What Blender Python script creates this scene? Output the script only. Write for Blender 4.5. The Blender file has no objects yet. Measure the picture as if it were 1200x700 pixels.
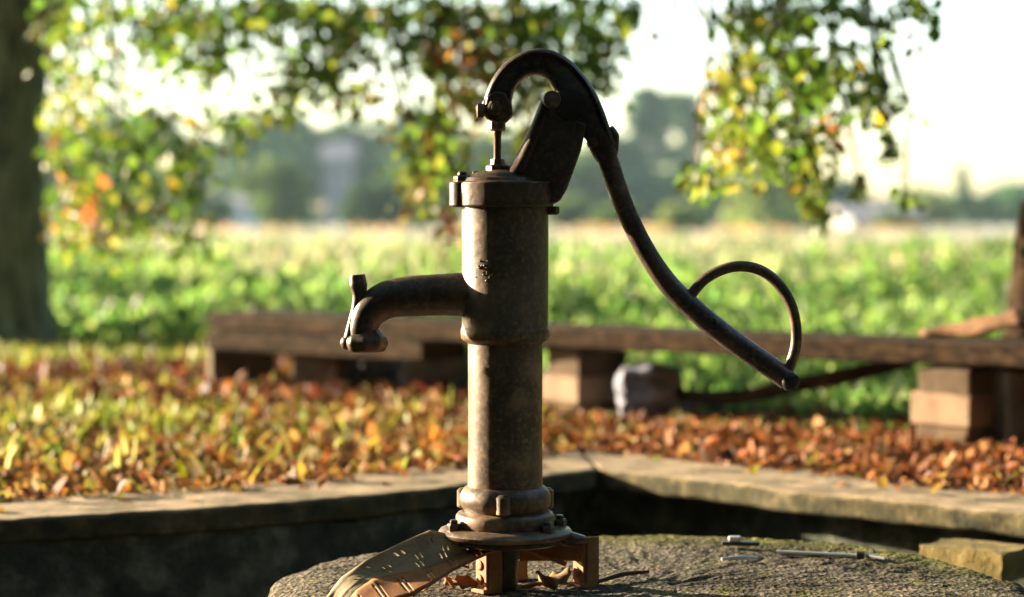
import bpy, bmesh, math, random
import numpy as np
from mathutils import Vector, Matrix, noise
random.seed(7); RNG = np.random.default_rng(11)
S = bpy.context.scene
C = S.collection
PI = math.pi

# ------------------------------------------------------------------ camera numbers
FPX = 2500.0; CAMZ = 0.43; TH = math.atan(88/FPX)
def P(px, py, Y):
    """world point seen at photo pixel (px,py) at depth Y"""
    u = (px-600)/FPX; v = (py-350)/FPX
    dy = math.cos(TH) - v*math.sin(TH); dz = -math.sin(TH) - v*math.cos(TH)
    k = Y/dy
    return Vector((u*k, Y, CAMZ + dz*k))
def G(px, py, z=0.0):
    """point on the level z seen at the pixel"""
    u = (px-600)/FPX; v = (py-350)/FPX
    dy = math.cos(TH) - v*math.sin(TH); dz = -math.sin(TH) - v*math.cos(TH)
    k = (z-CAMZ)/dz
    return Vector((u*k, dy*k, z))

# ------------------------------------------------------------------ tagging
def tag(o, label=None, cat=None, group=None, kind=None):
    if label: o['label'] = label
    if cat: o['category'] = cat
    if group: o['group'] = group
    if kind: o['kind'] = kind
    return o
def empty(name, loc, label, cat, group=None, rz=0):
    o = bpy.data.objects.new(name, None); C.objects.link(o)
    o.empty_display_size = 0.05
    o.location = loc; o.rotation_euler = (0, 0, rz)
    return tag(o, label, cat, group)
def link(name, me, mat, parent=None, loc=None):
    o = bpy.data.objects.new(name, me); C.objects.link(o)
    if mat: me.materials.append(mat)
    if parent: o.parent = parent
    if loc is not None: o.location = loc
    return o

# ------------------------------------------------------------------ mesh builder
class MB:
    def __init__(s): s.v = []; s.f = []
    def add(s, v, f):
        b = len(s.v); s.v += [tuple(p) for p in v]; s.f += [tuple(i+b for i in q) for q in f]; return s
    def build(s, name, mat, parent=None, loc=None, smooth=40, bevel=0, seg=2, rough=0, rscale=30, sub=0):
        me = bpy.data.meshes.new(name); me.from_pydata(s.v, [], s.f)
        bm = bmesh.new(); bm.from_mesh(me)
        if sub: bmesh.ops.subdivide_edges(bm, edges=bm.edges[:], cuts=sub, use_grid_fill=True)
        bmesh.ops.recalc_face_normals(bm, faces=bm.faces[:])
        if rough:
            bm.normal_update()
            for v in bm.verts:
                n = noise.noise_vector(v.co*rscale)*0.6 + noise.noise_vector(v.co*rscale*2.7)*0.4
                v.co += n*rough
        bm.to_mesh(me); bm.free()
        if smooth:
            me.polygons.foreach_set('use_smooth', [True]*len(me.polygons))
            me.set_sharp_from_angle(angle=math.radians(smooth))
        o = link(name, me, mat, parent, loc)
        if bevel:
            m = o.modifiers.new('bevel', 'BEVEL'); m.width = bevel; m.segments = seg; m.limit_method = 'ANGLE'; m.angle_limit = math.radians(35)
            m.harden_normals = False
        return o
    def box(s, c, d, rot=None):
        v = []
        for i in range(8):
            p = Vector(((i & 1)-.5, ((i >> 1) & 1)-.5, ((i >> 2) & 1)-.5))
            p = Vector((p.x*d[0], p.y*d[1], p.z*d[2]))
            if rot is not None: p = rot @ p
            v.append(p+Vector(c))
        return s.add(v, [(0,2,3,1),(4,5,7,6),(0,1,5,4),(2,6,7,3),(0,4,6,2),(1,3,7,5)])
    def lathe(s, prof, seg=48, c=(0,0,0), axis='z', sx=1, sy=1):
        v = []; f = []; n = len(prof)
        for r, z in prof:
            for k in range(seg):
                a = 2*PI*k/seg
                p = (r*math.cos(a)*sx, r*math.sin(a)*sy, z)
                if axis == 'y': p = (p[0], p[2], p[1])
                if axis == 'x': p = (p[2], p[0], p[1])
                v.append((p[0]+c[0], p[1]+c[1], p[2]+c[2]))
        for i in range(n-1):
            for k in range(seg):
                k2 = (k+1) % seg
                f.append((i*seg+k, i*seg+k2, (i+1)*seg+k2, (i+1)*seg+k))
        f.append(tuple(range(seg))[::-1]); f.append(tuple((n-1)*seg+k for k in range(seg)))
        return s.add(v, f)
    def tube(s, pts, rad, seg=16, sub=6, depth=None, power=2.0, up=Vector((0,1,0))):
        """sweep; rad = half size in plane, depth = half size along 'up' (defaults round)"""
        pts = [Vector(p) for p in pts]
        if not hasattr(rad, '__len__'): rad = [rad]*len(pts)
        if depth is None: depth = rad
        elif not hasattr(depth, '__len__'): depth = [depth]*len(pts)
        P2 = []; R2 = []; D2 = []; n = len(pts)
        for i in range(n-1):
            p0, p1, p2, p3 = pts[max(i-1,0)], pts[i], pts[i+1], pts[min(i+2,n-1)]
            st = sub if n > 2 else 1
            for k in range(st):
                t = k/st
                P2.append(0.5*((2*p1)+(p2-p0)*t+(2*p0-5*p1+4*p2-p3)*t*t+(3*p1-p0-3*p2+p3)*t**3))
                R2.append(rad[i]*(1-t)+rad[i+1]*t); D2.append(depth[i]*(1-t)+depth[i+1]*t)
        P2.append(pts[-1]); R2.append(rad[-1]); D2.append(depth[-1])
        v = []; f = []; m = len(P2)
        for i in range(m):
            t = (P2[min(i+1,m-1)]-P2[max(i-1,0)]).normalized()
            u = up - t*up.dot(t)
            if u.length < 1e-4: u = Vector((1,0,0)) - t*t.x
            u.normalize(); w = t.cross(u)
            for k in range(seg):
                a = 2*PI*(k+.5)/seg; c_, s_ = math.cos(a), math.sin(a)
                e = 2/power
                cc = math.copysign(abs(c_)**e, c_); ss = math.copysign(abs(s_)**e, s_)
                v.append(P2[i] + w*cc*R2[i] + u*ss*D2[i])
        for i in range(m-1):
            for k in range(seg):
                k2 = (k+1) % seg
                f.append((i*seg+k, i*seg+k2, (i+1)*seg+k2, (i+1)*seg+k))
        f.append(tuple(range(seg))[::-1]); f.append(tuple((m-1)*seg+k for k in range(seg)))
        return s.add(v, f)
    def prism(s, outline, y0, y1):
        n = len(outline)
        v = [(x, y0, z) for x, z in outline]+[(x, y1, z) for x, z in outline]
        f = [tuple(range(n)), tuple(range(2*n-1, n-1, -1))]
        for i in range(n):
            j = (i+1) % n; f.append((i, i+n, j+n, j))
        return s.add(v, f)

# ------------------------------------------------------------------ materials
def mat(name):
    m = bpy.data.materials.new(name); m.use_nodes = True
    nt = m.node_tree; b = nt.nodes['Principled BSDF']
    return m, nt, b
def N(nt, t, **kw):
    n = nt.nodes.new(t)
    for k, v in kw.items():
        if k in n.inputs.keys(): n.inputs[k].default_value = v
        else: setattr(n, k, v)
    return n
def ramp(nt, src, stops):
    r = nt.nodes.new('ShaderNodeValToRGB'); e = r.color_ramp.elements
    while len(e) < len(stops): e.new(0.5)
    for i, (p, c) in enumerate(stops):
        e[i].position = p; e[i].color = (*c, 1) if len(c) == 3 else c
    nt.links.new(src, r.inputs[0]); return r.outputs[0]
def objco(nt, scale=(1,1,1)):
    t = nt.nodes.new('ShaderNodeTexCoord'); m = nt.nodes.new('ShaderNodeMapping')
    m.inputs['Scale'].default_value = scale
    nt.links.new(t.outputs['Object'], m.inputs[0]); return m.outputs[0]
def noise_t(nt, co, scale, detail=6, rough=.6):
    n = N(nt, 'ShaderNodeTexNoise'); n.inputs['Scale'].default_value = scale
    n.inputs['Detail'].default_value = detail; n.inputs['Roughness'].default_value = rough
    nt.links.new(co, n.inputs['Vector']); return n.outputs['Fac']
def bump(nt, b, hs, dist=0.002, strength=.6):
    prev = None
    for h, d, st in hs:
        bp = N(nt, 'ShaderNodeBump'); bp.inputs['Distance'].default_value = d; bp.inputs['Strength'].default_value = st
        nt.links.new(h, bp.inputs['Height'])
        if prev: nt.links.new(prev, bp.inputs['Normal'])
        prev = bp.outputs[0]
    nt.links.new(prev, b.inputs['Normal'])
def mixc(nt, fac, a, b):
    m = nt.nodes.new('ShaderNodeMix'); m.data_type = 'RGBA'
    if isinstance(fac, float): m.inputs[0].default_value = fac
    else: nt.links.new(fac, m.inputs[0])
    for i, c in ((6, a), (7, b)):
        if isinstance(c, tuple): m.inputs[i].default_value = (*c, 1)
        else: nt.links.new(c, m.inputs[i])
    return m.outputs[2]

def iron(name, dark, mid, rust, amt=.5, rough=(.35,.6), metal=.0, bs=1.0):
    m, nt, b = mat(name); co = objco(nt)
    n1 = noise_t(nt, co, 22, 8, .65); n2 = noise_t(nt, co, 160, 5, .6); n3 = noise_t(nt, co, 7, 4, .6)
    base = ramp(nt, n1, [(.30, dark), (.52, mid), (.72, rust)])
    spots = ramp(nt, n2, [(.50, (0,0,0)), (.66, (1,1,1))])
    spots2 = ramp(nt, n3, [(1-amt-.12, (0,0,0)), (1-amt+.12, (1,1,1))])
    c = mixc(nt, spots, base, rust)
    st_ = noise_t(nt, objco(nt, (1,1,.10)), 55, 5, .6)
    c = mixc(nt, ramp(nt, st_, [(.52, (0,0,0)), (.68, (.55,.55,.55))]), c, tuple(x*.45 for x in mid)); c = mixc(nt, spots2, c, rust)
    mm = nt.nodes.new('ShaderNodeMix'); mm.data_type = 'RGBA'; mm.inputs[0].default_value = .55
    nt.links.new(base, mm.inputs[6]); nt.links.new(c, mm.inputs[7])
    nt.links.new(mm.outputs[2], b.inputs['Base Color'])
    rr = ramp(nt, n1, [(.3, (rough[0],)*3), (.7, (rough[1],)*3)])
    nt.links.new(rr, b.inputs['Roughness']); b.inputs['Metallic'].default_value = metal
    vo = N(nt, 'ShaderNodeTexVoronoi'); vo.inputs['Scale'].default_value = 95; nt.links.new(co, vo.inputs['Vector'])
    bump(nt, b, [(n1, .0012*bs, .5), (n2, .0005*bs, .6), (vo.outputs[0], .0004*bs, .25)])
    return m
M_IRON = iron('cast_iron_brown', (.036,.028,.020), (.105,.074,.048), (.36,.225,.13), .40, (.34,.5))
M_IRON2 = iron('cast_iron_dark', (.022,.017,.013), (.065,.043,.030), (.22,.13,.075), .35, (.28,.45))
M_STEEL = iron('dark_steel', (.030,.027,.032), (.085,.068,.062), (.27,.165,.10), .32, (.26,.44), .25, .5)
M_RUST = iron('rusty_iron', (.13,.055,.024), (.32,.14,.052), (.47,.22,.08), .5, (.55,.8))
M_DARKM = iron('black_iron', (.012,.010,.009), (.022,.018,.016), (.05,.035,.025), .3, (.35,.5))

def simple(name, stops, scale, rough=.85, bd=.002, bscale=None, stretch=(1,1,1), spec=.3, detail=8):
    m, nt, b = mat(name); co = objco(nt, stretch)
    n1 = noise_t(nt, co, scale, detail, .62); n2 = noise_t(nt, co, (bscale or scale*6), 5, .6)
    nt.links.new(ramp(nt, n1, stops), b.inputs['Base Color'])
    b.inputs['Roughness'].default_value = rough; b.inputs['Specular IOR Level'].default_value = spec
    bump(nt, b, [(n1, bd*2, .6), (n2, bd, .6)])
    return m
# pebbly concrete of the cover, mossy towards its rim
def disc_mat():
    m, nt, b = mat('pebbly_concrete'); co = objco(nt)
    v = N(nt, 'ShaderNodeTexVoronoi'); v.inputs['Scale'].default_value = 150; nt.links.new(co, v.inputs['Vector'])
    v2 = N(nt, 'ShaderNodeTexVoronoi'); v2.inputs['Scale'].default_value = 75; nt.links.new(co, v2.inputs['Vector'])
    n1 = noise_t(nt, co, 60, 8, .7); n3 = noise_t(nt, co, 9, 5, .6); n4 = noise_t(nt, co, 260, 3, .6)
    stone = ramp(nt, v.outputs['Color'], [(.15, (.07,.064,.05)), (.45, (.17,.15,.115)), (.8, (.42,.37,.28))])
    dirt = ramp(nt, n1, [(.35, (.06,.054,.04)), (.6, (.13,.115,.085))])
    c = mixc(nt, .55, dirt, stone)
    g = N(nt, 'ShaderNodeNewGeometry'); 
    sx = N(nt, 'ShaderNodeSeparateXYZ'); nt.links.new(co, sx.inputs[0])
    # moss grows in a band near the back rim (object coordinates, y away from the viewer)
    L = N(nt, 'ShaderNodeVectorMath', operation='LENGTH'); nt.links.new(co, L.inputs[0])
    ms = N(nt, 'ShaderNodeMapRange'); ms.inputs[1].default_value = .30; ms.inputs[2].default_value = .41; nt.links.new(L.outputs['Value'], ms.inputs[0])
    yr = N(nt, 'ShaderNodeMapRange'); yr.inputs[1].default_value = -.05; yr.inputs[2].default_value = .25; nt.links.new(sx.outputs[1], yr.inputs[0])
    xr = N(nt, 'ShaderNodeMapRange'); xr.inputs[1].default_value = -.2; xr.inputs[2].default_value = .0; nt.links.new(sx.outputs[0], xr.inputs[0])
    def mul(a, b_, op='MULTIPLY'):
        q = N(nt, 'ShaderNodeMath', operation=op); nt.links.new(a, q.inputs[0])
        if isinstance(b_, float): q.inputs[1].default_value = b_
        else: nt.links.new(b_, q.inputs[1])
        return q.outputs[0]
    fac = mul(mul(ms.outputs[0], yr.outputs[0]), xr.outputs[0])
    nm = ramp(nt, n3, [(.32, (0,0,0)), (.46, (1,1,1))])
    q = N(nt, 'ShaderNodeSeparateColor'); nt.links.new(nm, q.inputs[0])
    fac2 = mul(mul(fac, .9), q.outputs[0])
    patch = ramp(nt, noise_t(nt, co, 16, 5, .7), [(.54, (0,0,0)), (.64, (.75,.75,.75))])
    q2 = N(nt, 'ShaderNodeSeparateColor'); nt.links.new(patch, q2.inputs[0])
    fac3 = mul(fac2, mul(q2.outputs[0], xr.outputs[0]), 'MAXIMUM')
    moss = ramp(nt, n4, [(.3, (.12,.135,.02)), (.7, (.30,.30,.055))])
    c = mixc(nt, fac3, c, moss)
    big = ramp(nt, noise_t(nt, co, 5.5, 6, .7), [(.40, (.40,.40,.38)), (.50, (.85,.85,.85)), (.62, (1.15,1.12,1.05))])
    mm = nt.nodes.new('ShaderNodeMix'); mm.data_type = 'RGBA'; mm.blend_type = 'MULTIPLY'; mm.inputs[0].default_value = 1
    nt.links.new(c, mm.inputs[6]); nt.links.new(big, mm.inputs[7])
    nt.links.new(mm.outputs[2], b.inputs['Base Color'])
    b.inputs['Roughness'].default_value = .9; b.inputs['Specular IOR Level'].default_value = .25
    bump(nt, b, [(v2.outputs[0], .009, .8), (v.outputs[0], .012, 1.0), (n1, .007, .9), (n4, .003, .8)])
    return m
M_DISC = disc_mat()
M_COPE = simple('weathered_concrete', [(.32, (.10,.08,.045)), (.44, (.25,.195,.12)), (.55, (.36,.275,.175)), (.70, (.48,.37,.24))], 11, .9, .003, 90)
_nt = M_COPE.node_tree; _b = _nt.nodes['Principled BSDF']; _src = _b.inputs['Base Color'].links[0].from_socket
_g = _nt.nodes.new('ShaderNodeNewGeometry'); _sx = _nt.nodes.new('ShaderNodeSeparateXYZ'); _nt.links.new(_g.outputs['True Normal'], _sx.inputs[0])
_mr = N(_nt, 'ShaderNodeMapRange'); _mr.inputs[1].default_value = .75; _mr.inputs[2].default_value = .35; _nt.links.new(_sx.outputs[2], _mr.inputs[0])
_shade_moss = ramp(_nt, noise_t(_nt, objco(_nt), 30, 6, .6), [(.35, (.03,.034,.02)), (.55, (.085,.075,.035)), (.7, (.19,.155,.08))])  # upright faces darkened: shade put into the colour along with a moss tint
_nt.links.new(mixc(_nt, _mr.outputs[0], _src, _shade_moss), _b.inputs['Base Color'])
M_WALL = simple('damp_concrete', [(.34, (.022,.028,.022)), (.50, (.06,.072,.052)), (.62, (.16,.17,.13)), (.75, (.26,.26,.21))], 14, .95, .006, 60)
M_MOSSY = simple('mossy_stone', [(.3, (.10,.09,.03)), (.55, (.22,.17,.06)), (.7, (.30,.22,.09))], 16, .95, .004, 80)
M_PLANK = simple('old_plank', [(.34, (.012,.008,.005)), (.5, (.036,.023,.013)), (.68, (.085,.052,.028))], 5, .9, .002, 60, (1,9,14), .1)
M_BLOCK = simple('old_timber_block', [(.3, (.045,.03,.018)), (.5, (.10,.068,.04)), (.7, (.17,.115,.065))], 10, .9, .004, 60)
M_ENDG = simple('pale_end_grain', [(.3, (.13,.08,.05)), (.5, (.23,.15,.095)), (.7, (.30,.205,.13))], 14, .8, .001, 90)
M_OCHRE = simple('ochre_wood', [(.3, (.26,.14,.04)), (.5, (.42,.25,.08)), (.7, (.5,.32,.12))], 14, .8, .002, 90)
M_GREYST = simple('grey_stone', [(.3, (.07,.08,.11)), (.5, (.19,.20,.27)), (.7, (.36,.37,.46))], 9, .8, .004, 50, (1,1,4))
M_DKST = simple('dark_stone', [(.3, (.08,.09,.09)), (.5, (.17,.18,.18)), (.7, (.30,.30,.29))], 12, .9, .004, 60)
M_BARK = simple('tree_bark', [(.34, (.06,.072,.05)), (.5, (.19,.21,.145)), (.66, (.36,.38,.28))], 9, .95, .012, 40, (4,4,.7))
M_TWIG = simple('twig_bark', [(.3, (.04,.03,.02)), (.7, (.10,.075,.05))], 30, .9, .001)
M_BOARD = simple('bark_board', [(.3, (.05,.028,.015)), (.5, (.17,.085,.04)), (.7, (.30,.155,.07))], 12, .8, .002, 60, (1,4,6))
M_SOIL = simple('leafy_soil', [(.3, (.035,.022,.012)), (.5, (.08,.05,.02)), (.7, (.12,.085,.03))], 6, .95, .01, 40)
M_SHEET = iron('aged_sheet_metal', (.16,.125,.075), (.33,.27,.17), (.50,.36,.20), .45, (.5,.7), .05, .9)
M_BRIGHT = iron('scuffed_bright_metal', (.5,.5,.5), (.7,.7,.7), (.85,.85,.85), .5, (.28,.45), .6, .3)
M_WHITE, nt, b = mat('white_render'); b.inputs['Base Color'].default_value = (.42,.43,.45,1); b.inputs['Roughness'].default_value = .8
M_PINK, nt, b = mat('faded_pink_render'); b.inputs['Base Color'].default_value = (.22,.20,.21,1); b.inputs['Roughness'].default_value = .9
M_ROOF, nt, b = mat('roof_tiles'); b.inputs['Base Color'].default_value = (.20,.18,.18,1); b.inputs['Roughness'].default_value = .8
M_PANE, nt, b = mat('window_glass'); b.inputs['Base Color'].default_value = (.05,.06,.07,1); b.inputs['Roughness'].default_value = .5

# ground: soil under the leaves, meadow green further off
def ground_mat():
    m, nt, b = mat('ground_soil_and_meadow'); t = nt.nodes.new('ShaderNodeTexCoord'); co = t.outputs['Object']
    n1 = noise_t(nt, co, 5, 8, .65); n2 = noise_t(nt, co, .25, 6, .6); n3 = noise_t(nt, co, 45, 4, .6)
    soil = ramp(nt, n1, [(.3, (.04,.024,.012)), (.5, (.10,.055,.022)), (.7, (.16,.10,.035))])
    grass = ramp(nt, n2, [(.35, (.10,.15,.035)), (.5, (.19,.20,.07)), (.65, (.30,.27,.15))])
    sx = N(nt, 'ShaderNodeSeparateXYZ'); nt.links.new(co, sx.inputs[0])
    mr = N(nt, 'ShaderNodeMapRange'); mr.inputs[1].default_value = 5.7; mr.inputs[2].default_value = 6.1
    mx_ = N(nt, 'ShaderNodeMath', operation='MULTIPLY_ADD'); mx_.inputs[1].default_value = .55; nt.links.new(sx.outputs[0], mx_.inputs[0]); nt.links.new(sx.outputs[1], mx_.inputs[2]); nt.links.new(mx_.outputs[0], mr.inputs[0])
    nt.links.new(mixc(nt, mr.outputs[0], soil, grass), b.inputs['Base Color'])
    b.inputs['Roughness'].default_value = .95; b.inputs['Specular IOR Level'].default_value = .1
    bump(nt, b, [(n1, .02, .5), (n3, .01, .5)])
    return m
M_GROUND = ground_mat()

def leaf_mat(name, trans=.5, rough=.5, spec=.25, boost=1.6):
    m = bpy.data.materials.new(name); m.use_nodes = True; nt = m.node_tree; nt.nodes.clear()
    a = N(nt, 'ShaderNodeAttribute', attribute_name='col')
    hs = N(nt, 'ShaderNodeHueSaturation'); hs.inputs['Saturation'].default_value = 1.03; hs.inputs['Value'].default_value = boost
    dk = N(nt, 'ShaderNodeHueSaturation'); dk.inputs['Value'].default_value = .82; nt.links.new(a.outputs['Color'], dk.inputs['Color'])
    nt.links.new(dk.outputs[0], hs.inputs['Color'])
    p = N(nt, 'ShaderNodeBsdfPrincipled'); p.inputs['Roughness'].default_value = rough; p.inputs['Specular IOR Level'].default_value = spec
    tr = N(nt, 'ShaderNodeBsdfTranslucent'); mx = N(nt, 'ShaderNodeMixShader'); mx.inputs[0].default_value = trans
    out = N(nt, 'ShaderNodeOutputMaterial')
    nt.links.new(dk.outputs[0], p.inputs['Base Color']); nt.links.new(hs.outputs[0], tr.inputs['Color'])
    nt.links.new(p.outputs[0], mx.inputs[1]); nt.links.new(tr.outputs[0], mx.inputs[2]); nt.links.new(mx.outputs[0], out.inputs['Surface'])
    return m
M_LEAF = leaf_mat('green_leaf', .55, .45, .3, 1.7)
M_DRY = leaf_mat('dry_leaf', .25, .6, .25, 1.3)
M_FAR = leaf_mat('far_foliage', .35, .7, .1, 1.3)

# ------------------------------------------------------------------ leaves (numpy)
def nrm(a): return a/np.maximum(np.linalg.norm(a, axis=1, keepdims=True), 1e-9)
def leaf_mesh(name, pos, size, cols, tdir=(0,0,0), tspread=1.0, ndir=(0,0,0), nspread=1.0, width=.62, fold=.25, curl=.0, mat=None, parent=None):
    n = len(pos); pos = np.asarray(pos, float); size = np.asarray(size, float).reshape(-1,1)*np.ones((n,1))
    t = nrm(np.array(tdir)+RNG.normal(0,1,(n,3))*tspread)
    nn = np.array(ndir)+RNG.normal(0,1,(n,3))*nspread
    nn = nrm(nn-t*(nn*t).sum(1, keepdims=True)); s = np.cross(t, nn)
    w = width*(.8+.4*RNG.random((n,1))); fo = fold*(.3+1.2*RNG.random((n,1))); cu = curl*RNG.normal(0,1,(n,1))
    def pt(a, b_, h): return pos+size*(t*a+s*b_*w+nn*h)
    V = np.stack([pt(0,0,0), pt(.28,-.42,fo*.4), pt(.68,-.36,fo*.4+cu*.4), pt(1,0,cu), pt(.68,.36,fo*.4+cu*.4), pt(.28,.42,fo*.4)], 1).reshape(-1,3)
    base = (np.arange(n)*6)[:,None]
    F = np.stack([base+np.array([0,3,2,1]), base+np.array([0,5,4,3])], 1).reshape(-1)
    me = bpy.data.meshes.new(name)
    me.vertices.add(len(V)); me.vertices.foreach_set('co', V.astype(np.float32).ravel())
    me.loops.add(len(F)); me.loops.foreach_set('vertex_index', F.astype(np.int32))
    me.polygons.add(n*2); me.polygons.foreach_set('loop_start', (np.arange(n*2)*4).astype(np.int32))
    me.update(calc_edges=True)
    ca = me.color_attributes.new('col', 'FLOAT_COLOR', 'POINT')
    cc = np.ones((n,6,4), np.float32); cc[:,:,:3] = np.asarray(cols)[:,None,:]
    ca.data.foreach_set('color', cc.ravel())
    return link(name, me, mat or M_LEAF, parent)
def pick(pal, n, jit=.18):
    """pal = [(weight, (r,g,b)), ...]"""
    w = np.array([p[0] for p in pal], float); w /= w.sum()
    i = RNG.choice(len(pal), n, p=w); c = np.array([p[1] for p in pal])[i]
    return np.clip(c*(1+RNG.normal(0, jit, (n,1)))*(1+RNG.normal(0, jit*.35, (n,3))), .004, .95)

GREEN = [(5,(.065,.135,.020)), (5,(.11,.18,.024)), (2,(.18,.23,.03)), (.4,(.30,.22,.03))]
YELL = [(5,(.10,.17,.025)), (4,(.19,.23,.035)), (1.5,(.30,.25,.05)), (.5,(.36,.18,.05))]
RED = [(2,(.38,.13,.05)), (3,(.38,.20,.06)), (3,(.22,.23,.04)), (1,(.30,.07,.04))]

# ------------------------------------------------------------------ SETTING: ground with the sunken basin
wall_front_L = [G(0,612), G(165,603), G(330,592), G(440,582), G(545,571), G(640,560), G(700,551)]
wall_front_R = [G(825,564), G(950,579), G(1080,592), G(1200,604)]
fl = [Vector((-1.45,.85,0)), Vector((-1.55,1.7,0)), Vector((-1.35,2.55,0)), Vector((-1.05,2.92,0))]+wall_front_L+wall_front_R+[Vector((1.12,2.72,0)), Vector((1.35,2.1,0)), Vector((1.3,.85,0))]
ring = [Vector((p.x, p.y, 0)) for p in fl]
NR = len(ring)
def offset(poly, d):
    out = []; n = len(poly)
    for i in range(n):
        a, b_, c = poly[i-1], poly[i], poly[(i+1) % n]
        e1 = (b_-a).normalized(); e2 = (c-b_).normalized()
        n1 = Vector((-e1.y, e1.x, 0)); n2 = Vector((-e2.y, e2.x, 0))
        m = (n1+n2).normalized(); k = d/max(.5, m.dot(n1))
        out.append(b_+m*k)
    return out
# ring runs clockwise seen from above -> left normal points outward
W_OUT = .235
outer = offset(ring, W_OUT); _u0 = offset(ring, .004); _u1 = offset(ring, .090)
under = [_u0[i] if i < 10 else _u1[i] for i in range(NR)]
bm = bmesh.new()
iv = [bm.verts.new((p.x, p.y, -.012)) for p in offset(ring, W_OUT-.01)]
R_ = 900
ov = [bm.verts.new(p) for p in ((-R_,-60,-.012),(-R_,R_,-.012),(R_,R_,-.012),(R_,-60,-.012))]
ed = [bm.edges.new((iv[i], iv[(i+1) % NR])) for i in range(NR)]+[bm.edges.new((ov[i], ov[(i+1) % 4])) for i in range(4)]
bmesh.ops.triangle_fill(bm, use_beauty=True, use_dissolve=False, edges=ed)
bmesh.ops.recalc_face_normals(bm, faces=bm.faces[:])
me = bpy.data.meshes.new('ground'); bm.to_mesh(me); bm.free()
for p in me.polygons:
    if p.normal.z < 0: p.flip()
tag(link('ground', me, M_GROUND), kind='structure')
pf = MB(); pf.add([(p.x, p.y, -.42) for p in offset(ring, .05)], [tuple(range(NR))])
tag(pf.build('basin_floor', M_SOIL, smooth=0), kind='structure')

# basin wall: coping slabs on a rough wall
def loft_ring(a, b_, z0, z1, rough, sub=5, closed=True, i0=0, i1=NR):
    """solid between inner ring a and outer ring b_, heights z0..z1, from index i0 to i1"""
    A = []; B = []
    for i in range(i0, i1):
        j = (i+1) % NR
        for k in range(sub):
            t = k/sub; A.append(a[i].lerp(a[j], t)); B.append(b_[i].lerp(b_[j], t))
    if i1-i0 < NR: A.append(a[i1 % NR]); B.append(b_[i1 % NR])
    n = len(A); m = MB(); v = []; f = []
    zs = [z0+(z1-z0)*k/3 for k in range(4)]
    for i in range(n):
        col = [(A[i].x, A[i].y, z) for z in zs]+[tuple(A[i].lerp(B[i], k/4).xy)+(z1,) for k in (1,2,3)]+[(B[i].x, B[i].y, z) for z in zs[::-1]]
        v += col
    K = len(col); closed_ = (i1-i0 == NR)
    for i in range(n if closed_ else n-1):
        j = (i+1) % n
        for k in range(K):
            l = (k+1) % K; f.append((i*K+k, j*K+k, j*K+l, i*K+l))
    if not closed_: f += [tuple(range(K)), tuple((n-1)*K+k for k in range(K))[::-1]]
    m.add(v, f); return m
bw = empty('basin_wall', (.14,3.7,0), 'low concrete basin wall with a lit top meeting in a corner behind the hand pump', 'wall')
def keep(o, par):
    o.parent = par; o.matrix_parent_inverse = Matrix.Translation(par.location).inverted(); return o
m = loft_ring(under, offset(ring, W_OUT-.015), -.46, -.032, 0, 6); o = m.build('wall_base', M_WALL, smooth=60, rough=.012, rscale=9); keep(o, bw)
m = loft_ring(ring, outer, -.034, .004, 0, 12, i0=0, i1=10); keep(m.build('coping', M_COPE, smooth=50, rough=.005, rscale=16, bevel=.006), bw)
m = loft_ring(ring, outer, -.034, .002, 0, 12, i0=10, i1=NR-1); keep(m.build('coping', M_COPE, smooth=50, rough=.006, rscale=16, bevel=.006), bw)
# square stone sticking out of the right-hand wall
bs_c = P(1145, 657, 3.03)
m = MB(); m.box((0,0,0), (.13,.10,.042)); o = m.build('jutting_stone', M_MOSSY, sub=5, rough=.006, rscale=40, smooth=60)
o.location = bs_c; o.rotation_euler = (0,0,math.radians(-40)); keep(o, bw)
# rounded bits of broken stone lying on the inner ledge of the wall
# ------------------------------------------------------------------ round cover
DC = Vector((.165, 2.51, 0)); DR = .45
def disc():
    m = MB(); seg = 420; v = []; f = []
    rings = [0]+[.03*k for k in range(1,10)]+[.27+.012*k for k in range(1,14)]
    prof = [(r, 0) for r in rings if r < DR-.02]+[(DR-.016,-.001),(DR-.008,-.004),(DR-.002,-.010),(DR,-.02),(DR+.002,-.035),(DR+.001,-.055),(DR,-.075),(DR-.003,-.095),(DR-.01,-.11),(DR-.06,-.115)]
    prof = prof[1:]
    for r, z in prof:
        for k in range(seg):
            a = 2*PI*k/seg
            bl = .050*math.exp(-((((math.degrees(a)-150+180) % 360)-180)/24)**2)
            rr = r*(1+bl/DR)
            e = max(0, (r-.25)/.2)
            p = Vector((rr*math.cos(a), rr*math.sin(a), z))
            bl2 = math.exp(-((((math.degrees(a)-160+180) % 360)-180)/55)**2)
            if r > DR-.09: p.z -= .022*bl2*min(1, (r-DR+.09)/.09)**2
            if r > DR-.03:
                q = noise.noise(p*14)*.010+noise.noise(p*45)*.005+noise.noise(p*110)*.0035
                p.x += math.cos(a)*q; p.y += math.sin(a)*q
            p.z += noise.noise(p*6+Vector((3,1,0)))*.004+noise.noise(p*38)*.0022+noise.noise(p*90)*.003
            v.append(p)
    n = len(prof)
    for i in range(n-1):
        for k in range(seg):
            k2 = (k+1) % seg; f.append((i*seg+k, i*seg+k2, (i+1)*seg+k2, (i+1)*seg+k))
    f.append(tuple(range(seg))[::-1])
    m.add(v, f)
    return m
wc = empty('well_cover', DC, 'round pebbly concrete well cover with mossy rim under the iron pump', 'well cover')
disc().build('cover_slab', M_DISC, wc, smooth=70)
m = MB(); m.lathe([(DR-.07,-.42),(DR-.07,-.20),(DR-.065,-.105)], 64); m.build('well_shaft', M_WALL, wc, rough=.01, rscale=12)

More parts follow.
